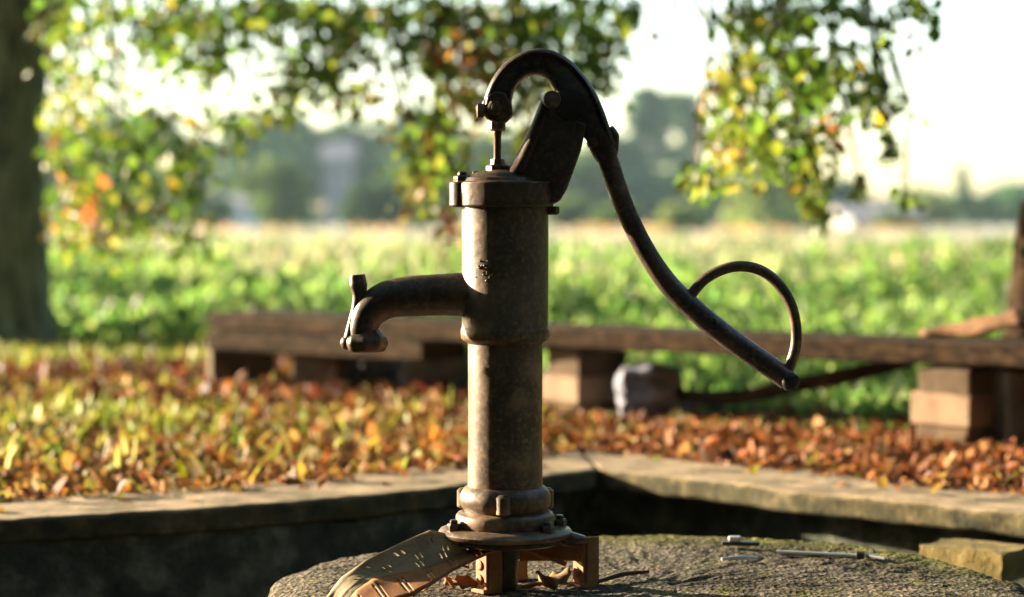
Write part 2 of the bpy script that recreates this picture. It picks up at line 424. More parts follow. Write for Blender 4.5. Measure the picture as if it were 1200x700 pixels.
# ------------------------------------------------------------------ THE PUMP
PX, PZ = 592, 692
def L(px, py, dy=0.0): return Vector(((px-PX)/1000, dy, (PZ-py)/1000))
pump = empty('hand_pump', ((PX-600)/1000, 2.5, 0), 'old rusty brown cast iron hand pump with curved lever standing on the round cover', 'hand pump')
def zz(py): return (PZ-py)/1000
m = MB(); m.lathe([(.046,zz(238)),(.0508,zz(240)),(.0508,zz(383)),(.0512,zz(384)),(.0520,zz(386)),(.0523,zz(391)),(.0518,zz(396)),(.0495,zz(399)),(.0455,zz(401)),(.044,zz(403))], 96)
upper = m.build('pump_cylinder', M_IRON, pump, smooth=50)
m = MB(); m.lathe([(.0435,zz(400)),(.0438,zz(405)),(.0435,zz(480)),(.0440,zz(560)),(.0445,zz(578))], 96)
m.build('lower_pipe', M_IRON, pump, smooth=50)
# collars at the foot
m = MB()
m.lathe([(.044,zz(570)),(.047,zz(571)),(.0505,zz(575)),(.0535,zz(581)),(.0540,zz(588)),(.0520,zz(594)),(.0485,zz(598)),(.0485,zz(601))], 80)
for a in (20, 160, 268):
    x, y = .052*math.cos(math.radians(a)), .052*math.sin(math.radians(a))
    m.lathe([(.006,zz(599)),(.0085,zz(597)),(.0085,zz(578)),(.005,zz(575))], 10, (x,y,0))
m.build('collar', M_IRON, pump, smooth=45, rough=.0008, rscale=60)
m = MB(); m.lathe([(.0485,zz(599.5)),(.0555,zz(601.5)),(.0580,zz(605)),(.0585,zz(612)),(.0570,zz(618)),(.0560,zz(623))], 80)
m.build('collar', M_IRON, pump, smooth=45, rough=.0006, rscale=60)
m = MB(); m.lathe([(.052,zz(617)),(.070,zz(619)),(.0765,zz(621)),(.0785,zz(624)),(.0770,zz(628)),(.072,zz(630)),(.045,zz(631))], 96)
fl_ = m.build('base_flange', M_IRON, pump, smooth=50, rough=.0006, rscale=40)
def hexbolt(par, c, r, h, axis='z', mt=M_IRON2, name='bolt', rnd=.002):
    q = MB(); q.lathe([(r*.96, 0), (r, .001), (r, h*.75), (r*.8, h)], 6)
    q.lathe([(r*.55, h*.7), (r*.55, h*1.35), (r*.4, h*1.5)], 12)
    o = q.build(name, mt, par, smooth=30)
    o.location = c
    if axis == 'x-': o.rotation_euler = (0, -PI/2, 0)
    if axis == 'x': o.rotation_euler = (0, PI/2, 0)
    if axis == 'y-': o.rotation_euler = (PI/2, 0, .2)
    return o
for a in (12, 118, 205, 318):
    hexbolt(pump, (.066*math.cos(math.radians(a)), .066*math.sin(math.radians(a)), zz(620)), .0085, .009)
# cap with two lugs
m = MB()
cap = [];
for k in range(64):
    a = 2*PI*k/64; cx, sy_ = math.cos(a), math.sin(a)
    r = .0565; x, y = r*cx, r*sy_
    cap.append((x, y))
v = [(x, y, zz(243)) for x, y in cap]+[(x, y, zz(211)) for x, y in cap]
def plan_prism(mb, pts, z0, z1):
    n = len(pts); mb.add([(x,y,z0) for x,y in pts]+[(x,y,z1) for x,y in pts], [tuple(range(n))[::-1], tuple(range(n,2*n))]+[(i,(i+1)%n,(i+1)%n+n,i+n) for i in range(n)])
def lug_outline(r, tip, w, rt):
    pts = []
    for k in range(0, 61):
        a = math.radians(-150+300*k/60); pts.append((r*math.cos(a), r*math.sin(a)))
    # left lug
    for k in range(0, 13):
        a = math.radians(90+180*k/12); pts.append((tip+rt*.0+rt*math.cos(a)+rt, w*math.sin(a)))
    return pts
plan_prism(m, lug_outline(.0565, -.0655, .019, .016), zz(243), zz(213))
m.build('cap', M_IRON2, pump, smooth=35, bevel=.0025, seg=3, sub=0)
m = MB(); m.lathe([(.044,zz(214)),(.0425,zz(211)),(.041,zz(208.5)),(.0365,zz(208)),(.034,zz(205)),(.027,zz(202)),(.018,zz(200)),(.010,zz(199))], 64, (-.006,0,0), sx=1)
m.build('cap_rim', M_IRON2, pump, smooth=50)
hexbolt(pump, (-.050, -.002, zz(213.5)), .0105, .008)
hexbolt(pump, (-.035, .038, zz(213.5)), .008, .009)
m = MB(); m.lathe([(.006,zz(252)),(.0085,zz(250)),(.0085,zz(243)),(.006,zz(242))], 6, (.055,-.006,0))
m.build('nut', M_IRON2, pump)
# bracket rising on the right of the cap
out = [(594,216),(602,206),(612,190),(622,168),(630,148),(635,130),(637,118),(641,111),(648,109),(655,114),(660,128),(668,140),(687,146),(684,160),(680,178),(672,200),(664,222),(656,236),(644,241),(600,241)]
m = MB(); m.prism([((x-PX)/1000, (PZ-y)/1000) for x, y in out], -.020, .020)
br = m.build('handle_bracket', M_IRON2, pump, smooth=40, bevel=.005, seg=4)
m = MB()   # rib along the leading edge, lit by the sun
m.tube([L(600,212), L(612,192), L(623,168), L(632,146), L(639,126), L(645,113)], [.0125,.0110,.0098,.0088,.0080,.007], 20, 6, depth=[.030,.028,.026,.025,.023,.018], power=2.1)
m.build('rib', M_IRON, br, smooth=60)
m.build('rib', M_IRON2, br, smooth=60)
m = MB(); m.lathe([(.006,-.034),(.0095,-.033),(.0105,-.030),(.0105,.030),(.008,.033)], 28, L(646,119), 'y')
m.build('pivot_boss', M_IRON, br, smooth=50)
# lever arch
lev = MB()
arch = [(583,132),(584,120),(588,106),(596,92),(608,81),(622,75),(638,75),(653,83),(665,97),(676,117),(688,140),(700,160),(708,176)]
hw   = [.013,.014,.0125,.0115,.0115,.012,.013,.0145,.017,.0195,.018,.013,.0115]
lev.tube([L(*p) for p in arch], hw, 20, 6, depth=[.011,.010,.008,.007,.007,.007,.007,.009,.014,.018,.017,.015,.0125], power=3.2)
handle = lev.build('lever', M_STEEL, pump, smooth=50)
def off_edge(sign, k=1.0):
    pts = []
    for i, (x, y) in enumerate(arch):
        a = Vector(arch[max(i-1,0)]); b_ = Vector(arch[min(i+1,len(arch)-1)]); t = (b_-a).normalized()
        nrm_ = Vector((t.y, -t.x))     # points outward (up) for a path going right
        q = Vector((x,y))+nrm_*sign*hw[i]*1000*k
        pts.append(L(q.x, q.y))
    return pts
m = MB(); m.tube(off_edge(1, .93)[1:], [.0045]*8+[.005]*4, 14, 6, depth=[.012,.015,.017,.017,.017,.017,.018,.019,.020,.020,.018,.014], power=2.1); m.build('outer_rim', M_STEEL, handle, smooth=60)
m = MB(); m.tube(off_edge(-1, .93)[1:9], [.003]*8, 12, 6, depth=[.011,.013,.014,.014,.014,.014,.014,.014], power=2.8); m.build('inner_rim', M_IRON, handle, smooth=60)
m = MB(); m.lathe([(.013,-.025),(.0175,-.024),(.019,-.021),(.019,.021),(.016,.025)], 36, L(668,124), 'y'); m.build('hub', M_DARKM, handle, smooth=45)
# fork end over the piston rod with its bolt
m = MB()
for sy_ in (-1, 1):
    q = [(571,113),(580,108),(592,110),(600,124),(601,136),(594,144),(584,146),(573,141),(567,131)]
    y0, y1 = sorted((sy_*.0075, sy_*.0145)); m.prism([((x-PX)/1000,(PZ-y)/1000) for x,y in q], y0, y1)
m.build('fork', M_IRON2, handle, smooth=40, bevel=.0025)
bo = hexbolt(handle, L(579,128,-.0145), .009, .007, 'y-', M_IRON)
m = MB(); m.tube([L(576,126,-.004), L(561,132,-.010)], .0075, 14); m.lathe([(.006,-.004),(.0095,-.003),(.0095,.003),(.006,.0045)], 6, L(563,131,-.010), 'x'); m.build('cross_bolt', M_IRON, handle, smooth=40)
m = MB(); m.tube([L(574,118,-.004), L(570,126,-.006), L(575,138,-.002)], .006, 12); m.build('split_pin', M_IRON, handle)
# socket clamp where the bar enters the lever
m = MB(); m.tube([L(697,150), L(702,162), L(708,176), L(712,186)], [.013,.0155,.0150,.0130], 20, 5, depth=[.015,.0175,.017,.014], power=2.6)
for px, py in ((690,168),(700,160)): m.lathe([(.004,-.021),(.0065,-.020),(.0065,.020),(.004,.021)], 8, L(px+4,py,0), 'y')
m.tube([L(714,150,-.006), L(719,160,-.006), L(720,178,-.006)], [.004,.006,.004], 10); m.build('socket', M_IRON2, handle, smooth=45, rough=.0006, rscale=80)
# bar
bar = [(706,168),(713,190),(722,217),(733,246),(747,276),(764,306),(784,334),(808,358),(836,382),(868,406),(900,428),(923,445)]
m = MB(); m.tube([L(*p) for p in bar], [.0115,.0120,.0118,.0116,.0115,.0118,.0125,.0130,.0130,.0130,.0130,.0128], 28, 6); hb = m.build('handle_bar', M_STEEL, handle, smooth=50)
grip = [(806,353),(812,343),(824,329),(840,319),(858,313),(878,313),(897,320),(914,335),(927,357),(933,382),(933,405),(928,424),(921,442)]
m = MB(); m.tube([L(*p) for p in grip], [.0060]+[.0064]*11+[.0070], 18, 6); m.build('grip_ring', M_STEEL, handle, smooth=50)
m = MB(); m.lathe([(.006,-.016),(.0105,-.014),(.0115,-.006),(.0115,.006),(.0105,.014),(.006,.016)], 16, L(926,447), 'y'); m.build('end_rivet', M_DARKM, handle, smooth=60, rough=.0012, rscale=90)
# piston rod
m = MB(); m.lathe([(.0045,zz(206)),(.0045,zz(160)),(.0052,zz(158)),(.0052,zz(152)),(.0042,zz(150)),(.0042,zz(130))], 20, (-.009,0,0)); rod = m.build('piston_rod', M_IRON2, pump, smooth=40)
m = MB(); m.lathe([(.0075,zz(154)),(.0095,zz(152)),(.0095,zz(143)),(.007,zz(141))], 8, (-.009,0,0)); m.build('rod_eye', M_IRON, rod)
m = MB(); m.lathe([(.011,zz(203)),(.0135,zz(202)),(.0135,zz(195)),(.010,zz(193)),(.0085,zz(193)),(.008,zz(187))], 6, (-.009,0,0)); m.build('gland_nut', M_IRON2, rod, smooth=25)
# spout
m = MB()
m.tube([L(584,345), L(552,345), L(520,345.5), L(485,347), L(455,351), L(435,364), L(426,382), L(425,399)], [.0290,.0262,.0245,.0238,.0225,.0200,.0172,.0168], 32, 8)
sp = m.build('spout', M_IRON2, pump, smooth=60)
m = MB(); m.tube([L(562,345), L(553,345), L(549,345)], [.031,.0305,.028], 32, 3); m.tube([L(580,345), L(560,345)], [.037,.031], 32, 3); m.build('spout_collar', M_IRON2, sp, smooth=50)
m = MB(); m.lathe([(.0160,zz(386)),(.0185,zz(390)),(.0235,zz(394)),(.0262,zz(399)),(.0265,zz(404)),(.0240,zz(409)),(.0220,zz(412)),(.0150,zz(413)),(.0145,zz(400))], 8, ((429-PX)/1000,0,0)); m.build('spout_lip', M_IRON2, sp, smooth=30, bevel=.0025, seg=3)
hk = [(412,321),(416,317),(423,317),(428,321),(430,334),(434,350),(436,366),(424,392),(407,400),(406,386),(409,368),(413,352),(412,342),(408,334)]
m = MB(); m.tube([L(419,322), L(420,334), L(421,347), L(418,362), L(413,380), L(410,396)], [.0085,.0105,.0080,.0065,.0062,.0075], 16, 6, depth=[.007,.010,.0095,.009,.009,.010], power=2.4)
m.lathe([(.002,-.008),(.007,-.006),(.009,0),(.007,.006),(.002,.008)], 20, L(407,402), 'z'); m.build('bucket_hook', M_IRON, sp, smooth=60)
# small raised letters band on the cylinder: worn casting marks
m = MB()
for k in range(22):
    ar = math.radians(random.gauss(-117, 9)); z = random.gauss(317, 8); q = random.uniform(.0007,.0016)
    m.lathe([(q*.3,-q),(q*.9,-q*.5),(q,0),(q*.9,q*.5),(q*.3,q)], 8, (.0508*math.cos(ar), .0508*math.sin(ar), zz(z)))
o = m.build('casting_pimples', M_IRON, upper); o['kind'] = 'stuff'
# stand
st = MB()
st.lathe([(.050,zz(631)),(.066,zz(632)),(.067,zz(636)),(.062,zz(638)),(.030,zz(639))], 64)
stand = st.build('stand_plate', M_IRON2, pump, smooth=45)
m = MB(); m.lathe([(.0135,zz(697)),(.0138,zz(680)),(.0150,zz(660)),(.0150,zz(636))], 40, (.001,-.010,0)); m.build('riser_pipe', M_DARKM, pump, smooth=50)
def angle_leg(c0, rz, h, w=.020, name='leg', mt=M_RUST):
    q = MB(); q.box((0,0,h/2), (.005,w,h)); q.box((.010,-w/2-.0005,h/2), (.018,.004,h)); q.box((.006,0,.003), (.028,w+.004,.005))
    for z in (.3,.62): q.lathe([(.005,-.0045),(.0065,-.003),(.0065,.003)], 10, (-.0001,.002,h*z), 'x')
    o = q.build(name, mt, pump, smooth=30, bevel=.001); o.location = c0; o.rotation_euler = (0,0,rz); return o
angle_leg(L(566,692,-.030), math.radians(38), zz(640), .021)
angle_leg(L(680,692,.012), math.radians(35), zz(632), .022)
angle_leg(L(596,692,.062), math.radians(30), zz(638), .022)
m = MB(); m.box((L(646,648,.012)), (.076,.005,.026)); m.box((L(648,637,.006)), (.080,.022,.004)); m.tube([L(612,644,.004), L(664,664,.004)], .0032, 8); m.build('stand_arm', M_RUST, pump, smooth=30, bevel=.001)
m = MB(); m.box((L(583,640,.028)), (.05,.006,.016)); m.build('stand_arm', M_RUST, pump, smooth=30, bevel=.001)
m = MB(); m.tube([L(652,628,.004), L(668,634,.006), L(686,637,.008)], [.010,.009,.006], 12, 4, depth=[.012,.012,.012], power=3); m.build('stand_lug', M_IRON2, pump, smooth=50)

# ------------------------------------------------------------------ perforated sheet leaning against the pump foot
def sheet(jr):
    top = [(372,716,-.080),(388,694,-.070),(400,678,-.060),(430,656,-.050),(470,637,-.038),(504,622,-.03),(540,630,-.03),(584,636,-.03)]
    fold = [(402,712,-.085),(418,692,-.08),(436,680,-.075),(462,674,-.065),(498,668,-.055),(520,659,-.048),(546,648,-.042),(580,640,-.034)]
    bot = [(412,722,-.12),(432,716,-.12),(455,706,-.115),(482,697,-.105),(506,684,-.09),(530,669,-.075),(556,656,-.06),(582,644,-.045)]
    nu, nv = 110, 26; nf = 17
    def samp(pl, t):
        t *= len(pl)-1; i = min(int(t), len(pl)-2); fr = t-i
        return Vector(pl[i]).lerp(Vector(pl[i+1]), fr)
    v = []; f = []
    for i in range(nu+1):
        a = samp(top, i/nu); c = samp(fold, i/nu); b_ = samp(bot, i/nu)
        for j in range(nv+1):
            p = a.lerp(c, j/nf) if j <= nf else c.lerp(b_, (j-nf)/(nv-nf))
            w = P(p.x, p.y, 2.5+p.z)
            w.y += .0025*math.sin(i*.11+j*.2)-.0008*max(0, math.sin(j*.72+.4))**3
            v.append(w)
    slots = set()
    for j0, st, ln in ((3,30,2),(8,20,2),(12,34,2),(19,2,5)):
        for i0 in range(10+st, nu-4, 17):
            for di in (0, 3):
                for dj in range(ln+1): slots.add((i0+di, j0+dj))
    for i in range(nu):
        for j in range(*jr):
            if (i, j) in slots: continue
            a = i*(nv+1)+j; f.append((a, a+1, a+nv+2, a+nv+1))
    return MB().add(v, f)
sheet_o = sheet((0, 17)).build('perforated_sheet', M_SHEET, smooth=60)
sm = sheet_o.modifiers.new('thick', 'SOLIDIFY'); sm.thickness = .003; sm.offset = 0
bv = sheet_o.modifiers.new('b', 'BEVEL'); bv.width = .0004; bv.segments = 1; bv.limit_method = 'ANGLE'
lip = sheet((17, 26)).build('sun_orange_lip', M_RUST, sheet_o, smooth=60)  # orange rust colour on the lip stands in for sunlight falling there
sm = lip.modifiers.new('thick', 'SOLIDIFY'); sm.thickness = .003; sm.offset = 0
tag(sheet_o, 'bent thin metal sheet punched with pairs of slots, leaning under the pump foot', 'metal sheet')

# ------------------------------------------------------------------ bits on the cover
def rest(p, dz): return Vector((p.x, p.y, dz))
cl = empty('metal_clip', rest(G(868,643), .0015), 'small dark metal clip lying near the mossy back rim of the cover', 'clip', rz=-.12)
m = MB(); m.box((0,0,.0055), (.05,.016,.005)); m.build('plate', M_DARKM, cl, bevel=.001)
m = MB(); m.box((-.008,.002,.011), (.016,.012,.007)); m.build('head', M_BRIGHT, cl, bevel=.0015)
rd = empty('metal_rod', rest(G(966,655), .001), 'bright thin metal rod with a dark knob lying on the round cover', 'rod', rz=-.30)
m = MB(); m.tube([(-.062,0,.0045),(.05,0,.0045)], .0031, 14); m.build('shaft', M_BRIGHT, rd, smooth=60)
m = MB(); m.lathe([(.003,-.005),(.0055,-.004),(.0055,.004),(.003,.005)], 12, (.046,0,.0055), 'x'); m.build('knob', M_DARKM, rd)
m = MB(); m.tube([(.052,.001,.006),(.068,.002,.005)], .003, 10); m.tube([(.058,-.004,.006),(.078,-.009,.004)], .002, 8); m.build('tip', M_BRIGHT, rd)
m = MB(); m.tube([Vector((-.025,0,.003)), Vector((0,.002,.004)), Vector((.022,-.001,.003))], [.002,.0028,.002], 10); o = m.build('wire_scrap', M_BRIGHT, smooth=60); o.location = rest(G(868,659), .0015); o.rotation_euler = (0,0,.15)
tag(o, 'short pale wire scrap lying in the moss in front of the dark clip', 'wire')
# cracks / raised broken edge in the slab are twigs fallen on it
for i, (a, b_, lb) in enumerate([((700,688),(760,676),'thin dark twig lying on the cover right of the pump stand'), ((612,694),(668,690),'pale flat twig lying between the legs of the pump stand')]):
    m = MB(); p, q = G(*a), G(*b_); p.z = q.z = .006; mid = (p+q)/2+Vector((0,.006,.002)); m.tube([p, mid, q], [.0022,.003,.0018], 8)
    tag(m.build('twig', M_TWIG if i == 0 else M_OCHRE, smooth=60), lb, 'twig')

# individual dry leaves under the stand
LP = [((520,690),'large orange curled dry leaf under the perforated sheet'), ((545,697),'dry brown leaf touching the left leg of the pump stand'), ((498,698),'ochre dry leaf at the lower edge of the perforated sheet'),
      ((640,693),'pale dry leaf between the riser pipe and right stand leg'), ((655,688),'tan dry leaf beside the right stand leg'), ((533,683),'red brown leaf standing on edge beside the pump stand')]
for i, ((px, py), lb) in enumerate(LP):
    p = G(px, py); n = 1
    col = [(.42,.17,.04),(.30,.14,.05),(.42,.24,.07),(.46,.32,.18),(.40,.27,.15),(.36,.10,.03)][i]
    m = MB(); v = []; f = []; LN = .036; a0 = i*1.3
    for u in range(9):
        for w in range(7):
            tu = u/8; tw = (w/6-.5)*2; wd = .42*math.sin(PI*min(1, tu*.93+.04))**.75*(1+.12*math.sin(u*2.4))
            x = (tu-.5); y = tw*wd; z = .35*y*y*1.6+.18*math.sin(tu*5+i)+.10*abs(tw)*math.sin(tu*9+i)
            v.append((x*LN, y*LN, z*LN))
    for u in range(8):
        for w in range(6): a = u*7+w; f.append((a, a+1, a+8, a+7))
    m.add(v, f); o = m.build('dry_leaf', M_DRY, smooth=80)
    ca = o.data.color_attributes.new('col', 'FLOAT_COLOR', 'POINT'); ca.data.foreach_set('color', [*col, 1]*len(o.data.vertices))
    sdf = o.modifiers.new('t', 'SOLIDIFY'); sdf.thickness = .0005
    o.location = (p.x, p.y, .013); o.rotation_euler = (.4*math.sin(i*2), .5*math.cos(i*3), a0)
    tag(o, lb, 'leaf', 'dry leaves on the cover')

# ------------------------------------------------------------------ bench
bench = empty('plank_bench', (.6,4.55,0), 'low rustic bench of one long weathered plank resting on timber blocks behind the pump', 'bench')
A = Vector((-.72, 5.63, .178)); B = Vector((1.55, 3.68, .182))
def along(a, b_, w, t, name, mt, par, sag=0, rough=.004, sub=40, warp=0):
    d = (b_-a); Ln = d.length; x = d.normalized(); s = Vector((-x.y, x.x, 0)).normalized(); u = x.cross(s)
    v = []; f = []
    for i in range(sub+1):
        tt = i/sub; c = a+d*tt-Vector((0,0,sag*math.sin(PI*tt)))+s*warp*math.sin(tt*5)
        for (q, r) in ((-1,-1),(0,-1),(1,-1),(1,0),(1,1),(0,1),(-1,1),(-1,0)):
            v.append(c+s*q*w/2*(1+.03*noise.noise(c*7))+u*r*t/2)
    for i in range(sub):
        for k in range(8): l = (k+1) % 8; f.append((i*8+k, (i+1)*8+k, (i+1)*8+l, i*8+l))
    f += [tuple(range(8)), tuple(sub*8+k for k in range(8))[::-1]]
    o = MB().add(v, f).build(name, mt, None, smooth=40, rough=rough, rscale=11, bevel=.005)
    return keep(o, par) if par else o
along(A, B, .22, .043, 'plank', M_PLANK, bench, sag=.006)
along(Vector((-.74,5.60,.128)), Vector((-.16,5.10,.128)), .16, .05, 'lower_plank', M_PLANK, bench, sub=14)
def block(name, px, pbot, ptop, Y, wm, dm, rz, mt, par=None, rough=.010, face=None):
    c = P(px, pbot, Y); t = P(px, ptop, Y); z0 = max(-.012, min(c.z, .0)); h = t.z-z0
    m = MB(); m.box((0,0,h/2), (wm, dm, h)); o = m.build(name, mt, None, sub=4, smooth=45, rough=rough, rscale=14, bevel=.006)
    o.location = (c.x, Y, z0); o.rotation_euler = (0,0,math.radians(rz))
    return keep(o, par) if par else o
# right support: timber block with a pale sawn face to the sun
def support(px, Y, w, top_z, z_face0, z_face1, rz):
    x = (px-600)/FPX*Y
    m = MB(); m.box((0,0,top_z/2-.006), (w, w*1.25, top_z)); o = m.build('support_block', M_BLOCK, None, sub=4, smooth=45, rough=.009, rscale=13, bevel=.006)
    o.location = (x, Y, 0); o.rotation_euler = (0,0,math.radians(rz)); keep(o, bench)
    m = MB(); m.box((0,0,(z_face0+z_face1)/2), (w*1.13, w*1.36, z_face1-z_face0)); o2 = m.build('sawn_block', M_ENDG, None, sub=3, smooth=45, rough=.003, rscale=15, bevel=.004)
    o2.location = (x, Y, 0); o2.rotation_euler = (0,0,math.radians(rz)); keep(o2, bench)
support(1136, 4.21, .13, .155, .035, .098, -50)
support(688, 4.88, .12, .155, .025, .085, -52)
block('support_block', 283, 452, 400, 5.64, .17, .16, 12, M_BLOCK, bench, .012)
block('support_block', 382, 462, 398, 5.42, .13, .15, -20, M_BLOCK, bench, .012)
block('support_block', 1192, 515, 432, 4.18, .13, .13, 20, M_DKST, bench, .012)

def rock(name, px, pyc, Y, sx, sy_, sz, mt, label, seed, rz=0, flat=.0, group=None):
    bm = bmesh.new(); bmesh.ops.create_icosphere(bm, subdivisions=4, radius=1)
    for v in bm.verts:
        p = v.co.copy(); q = p+Vector((seed*3.1, seed, 0))
        k = 1+.28*noise.noise(q*1.1)+.12*noise.noise(q*2.7)+.05*noise.noise(q*7)
        mx = max(abs(p.x), abs(p.y), abs(p.z)); p = p.lerp(p/mx*.85, .75)
        v.co = Vector((p.x*sx*k, p.y*sy_*k, p.z*sz*k))
    me = bpy.data.meshes.new(name); bm.to_mesh(me); bm.free(); me.polygons.foreach_set('use_smooth', [True]*len(me.polygons)); me.set_sharp_from_angle(angle=math.radians(35))
    zmin = min(v.co.z for v in me.vertices)
    o = link(name, me, mt); c = P(px, pyc, Y); o.location = (c.x, Y, -.016-zmin); o.rotation_euler = (0,0,rz)
    tag(o, label, 'stone', group); return o
rock('stone', 762, 440, 4.70, .080, .06, .070, M_GREYST, 'bluish grey streaked stone under the bench plank right of the middle support', 1)
rock('stone', 462, 440, 5.55, .10, .09, .085, M_DKST, 'dark grey stone under the bench left of the pump', 2)
rock('stone', 520, 442, 5.35, .12, .08, .072, M_DKST, 'broad dark stone under the bench directly behind the lower pump pipe', 3)
rock('stone', 640, 470, 5.15, .06, .05, .035, M_DKST, 'small low stone just right of the pump pipe beside the middle support', 4)
rock('stone', 820, 475, 4.95, .16, .06, .022, M_DKST, 'flat dark stone on the ground under the fallen pole', 5)
rock('stone', 1078, 556, 3.72, .012, .010, .012, M_ENDG, 'little pale pebble among leaves on the right part of the wall', 6)
# ochre lump below the spout, its colour standing in for sunlight on the plank
o = rock('sunlit_plank_lump', 476, 390, 5.28, .045, .04, .035, M_OCHRE, 'ochre lump on the bench painting the sunlit stretch of plank, framed by the spout bend', 8)
o['category'] = 'sunlit plank patch'; o.location.z = .205+.03; o.location.y = 5.36; o.location.x = (476-600)/FPX*5.36
# fallen pole under the plank
m = MB(); m.tube([P(735,458,4.72), P(850,466,4.62), P(930,452,4.55), P(1010,436,4.50), P(1100,412,4.56)], [.014,.016,.018,.017,.015], 12, 6); tag(m.build('fallen_pole', M_PLANK, smooth=60, rough=.004, rscale=20), 'dark fallen pole slanting up beneath the bench plank on the right', 'pole')
# leaning post and curled board at the right edge
m = MB(); m.tube([Vector((1.12,4.66,-.02)), Vector((1.135,4.66,.2)), Vector((1.165,4.67,.475))], [.062,.058,.052], 14, 5); tag(m.build('wooden_post', M_PLANK, smooth=60, rough=.008, rscale=12), 'dark weathered wooden post leaning at the right end of the bench', 'post')
def board():
    v = []; f = []
    a, b_ = P(1082,390,4.42), P(1196,372,4.30); a.z = .205; b_.z = .230
    for i in range(13):
        t = i/12; c = a.lerp(b_, t)
        for j in range(7):
            s_ = j/6-.5; w = .06+.10*t
            v.append(c+Vector((.02*s_, s_*w, .034*math.cos(s_*PI)*t*t+.006*math.sin(t*9+j)-.010)))
    for i in range(12):
        for j in range(6): q = i*7+j; f.append((q, q+1, q+8, q+7))
    return MB().add(v, f)
o = board().build('bark_slab', M_BOARD, smooth=60); sdf = o.modifiers.new('t','SOLIDIFY'); sdf.thickness = .012
tag(o, 'curled orange brown slab of bark lying on the right end of the bench plank', 'bark')

# ------------------------------------------------------------------ leaf litter and grass
def inside_poly(x, y, poly):
    c = np.zeros(len(x), bool); n = len(poly)
    for i in range(n):
        a, b_ = poly[i], poly[(i+1) % n]
        cond = ((a.y > y) != (b_.y > y))
        with np.errstate(divide='ignore', invalid='ignore'):
            xi = (b_.x-a.x)*(y-a.y)/(b_.y-a.y)+a.x
        c ^= cond & (x < xi)
    return c
lim = offset(ring, W_OUT-.04)
def scatter(n, x0, x1, y0, y1, dens=None):
    x = RNG.uniform(x0, x1, n*2); y = RNG.uniform(y0, y1, n*2)
    k = ~inside_poly(x, y, lim)
    if dens is not None: k &= RNG.random(n*2) < dens(x, y)
    x, y = x[k][:n], y[k][:n]; return x, y
# noise helper on numpy arrays (cheap sum of sines)
def wob(x, y, s, ph): return (np.sin(x*s+ph)+np.sin(y*s*1.3+ph*2.1)+np.sin((x+y)*s*.7+ph*.6)+np.sin((x-1.7*y)*s*.9+ph*3))/4
# litter, right side rust, left side mixed
LIT_R = [(4,(.34,.13,.045)), (4,(.24,.09,.035)), (3,(.42,.20,.07)), (2,(.14,.06,.03)), (1,(.5,.33,.15)), (.5,(.25,.25,.04))]
LIT_L = [(5,(.40,.18,.05)), (5,(.47,.31,.08)), (3.5,(.28,.11,.04)), (2,(.30,.29,.06)), (2,(.11,.05,.03)), (1.5,(.55,.47,.25))]
LIT_SHADE = [(4,(.22,.08,.035)), (3,(.15,.06,.03)), (2,(.30,.14,.05)), (1,(.07,.035,.02))]  # darker browns that carry the shade around the bench in the leaf colour
def litter(name, n, x0, x1, y0, y1, pal, size, zh, dens=None, seed=0):
    x, y = scatter(n, x0, x1, y0, y1, dens); n = len(x)
    z = -.008+RNG.random(n)**1.5*zh
    return leaf_mesh(name, np.stack([x,y,z],1), size*(.4+.8*RNG.random(n)+.9*(RNG.random(n) > .93)), pick(pal, n, .3), tspread=1, tdir=(0,0,.0), ndir=(0,0,1.0), nspread=.22, width=.85, fold=.4, curl=.25, mat=M_DRY)
o = litter('leaf_litter', 40000, -.1, 2.2, 3.1, 5.3, LIT_R, .0195, .012, lambda x, y: np.clip(1.0-3.0*np.clip(y-(4.66-.34*np.maximum(x,0)),0,2)+.3*wob(x,y,7,1), .05, 1)); tag(o, kind='stuff', label='rust brown fallen leaves covering the ground right of the pump')
o = litter('leaf_litter', 52000, -2.2, .1, 3.1, 5.6, LIT_L, .0195, .014, lambda x, y: np.clip(.72+1.0*wob(x,y,6,1)+.25*np.clip(x+.7,-1,.3), .08, 1)); tag(o, kind='stuff', label='yellow and orange fallen leaves mixed with grass left of the pump')
o = litter('leaf_litter', 26000, -2.0, .1, 5.0, 6.9, LIT_SHADE, .030, .018, lambda x, y: np.clip(.75+.5*wob(x,y,3,2)-1.6*np.clip(y-6.3,0,2)-.9*np.clip(-x-1.3,0,2), 0, 1)); tag(o, kind='stuff', label='fallen leaves around the bench, their browns darkened as shade')
q_ = []
for k_ in range(90):
    i_ = random.randrange(4, 14); t_ = random.random(); a_ = ring[i_].lerp(ring[(i_+1) % NR], t_); b2 = outer[i_].lerp(outer[(i_+1) % NR], t_); f_ = 1-random.random()**1.8*.75
    c_ = a_.lerp(b2, f_); q_.append((c_.x, c_.y, .007))
tag(leaf_mesh('leaf_litter', q_, .026*np.ones(len(q_)), pick(LIT_R+LIT_L, len(q_)), tdir=(0,0,0), ndir=(0,0,1), nspread=.3, width=.8, fold=.5, curl=.25, mat=M_DRY), kind='stuff', label='stray fallen leaves on top of the basin wall')
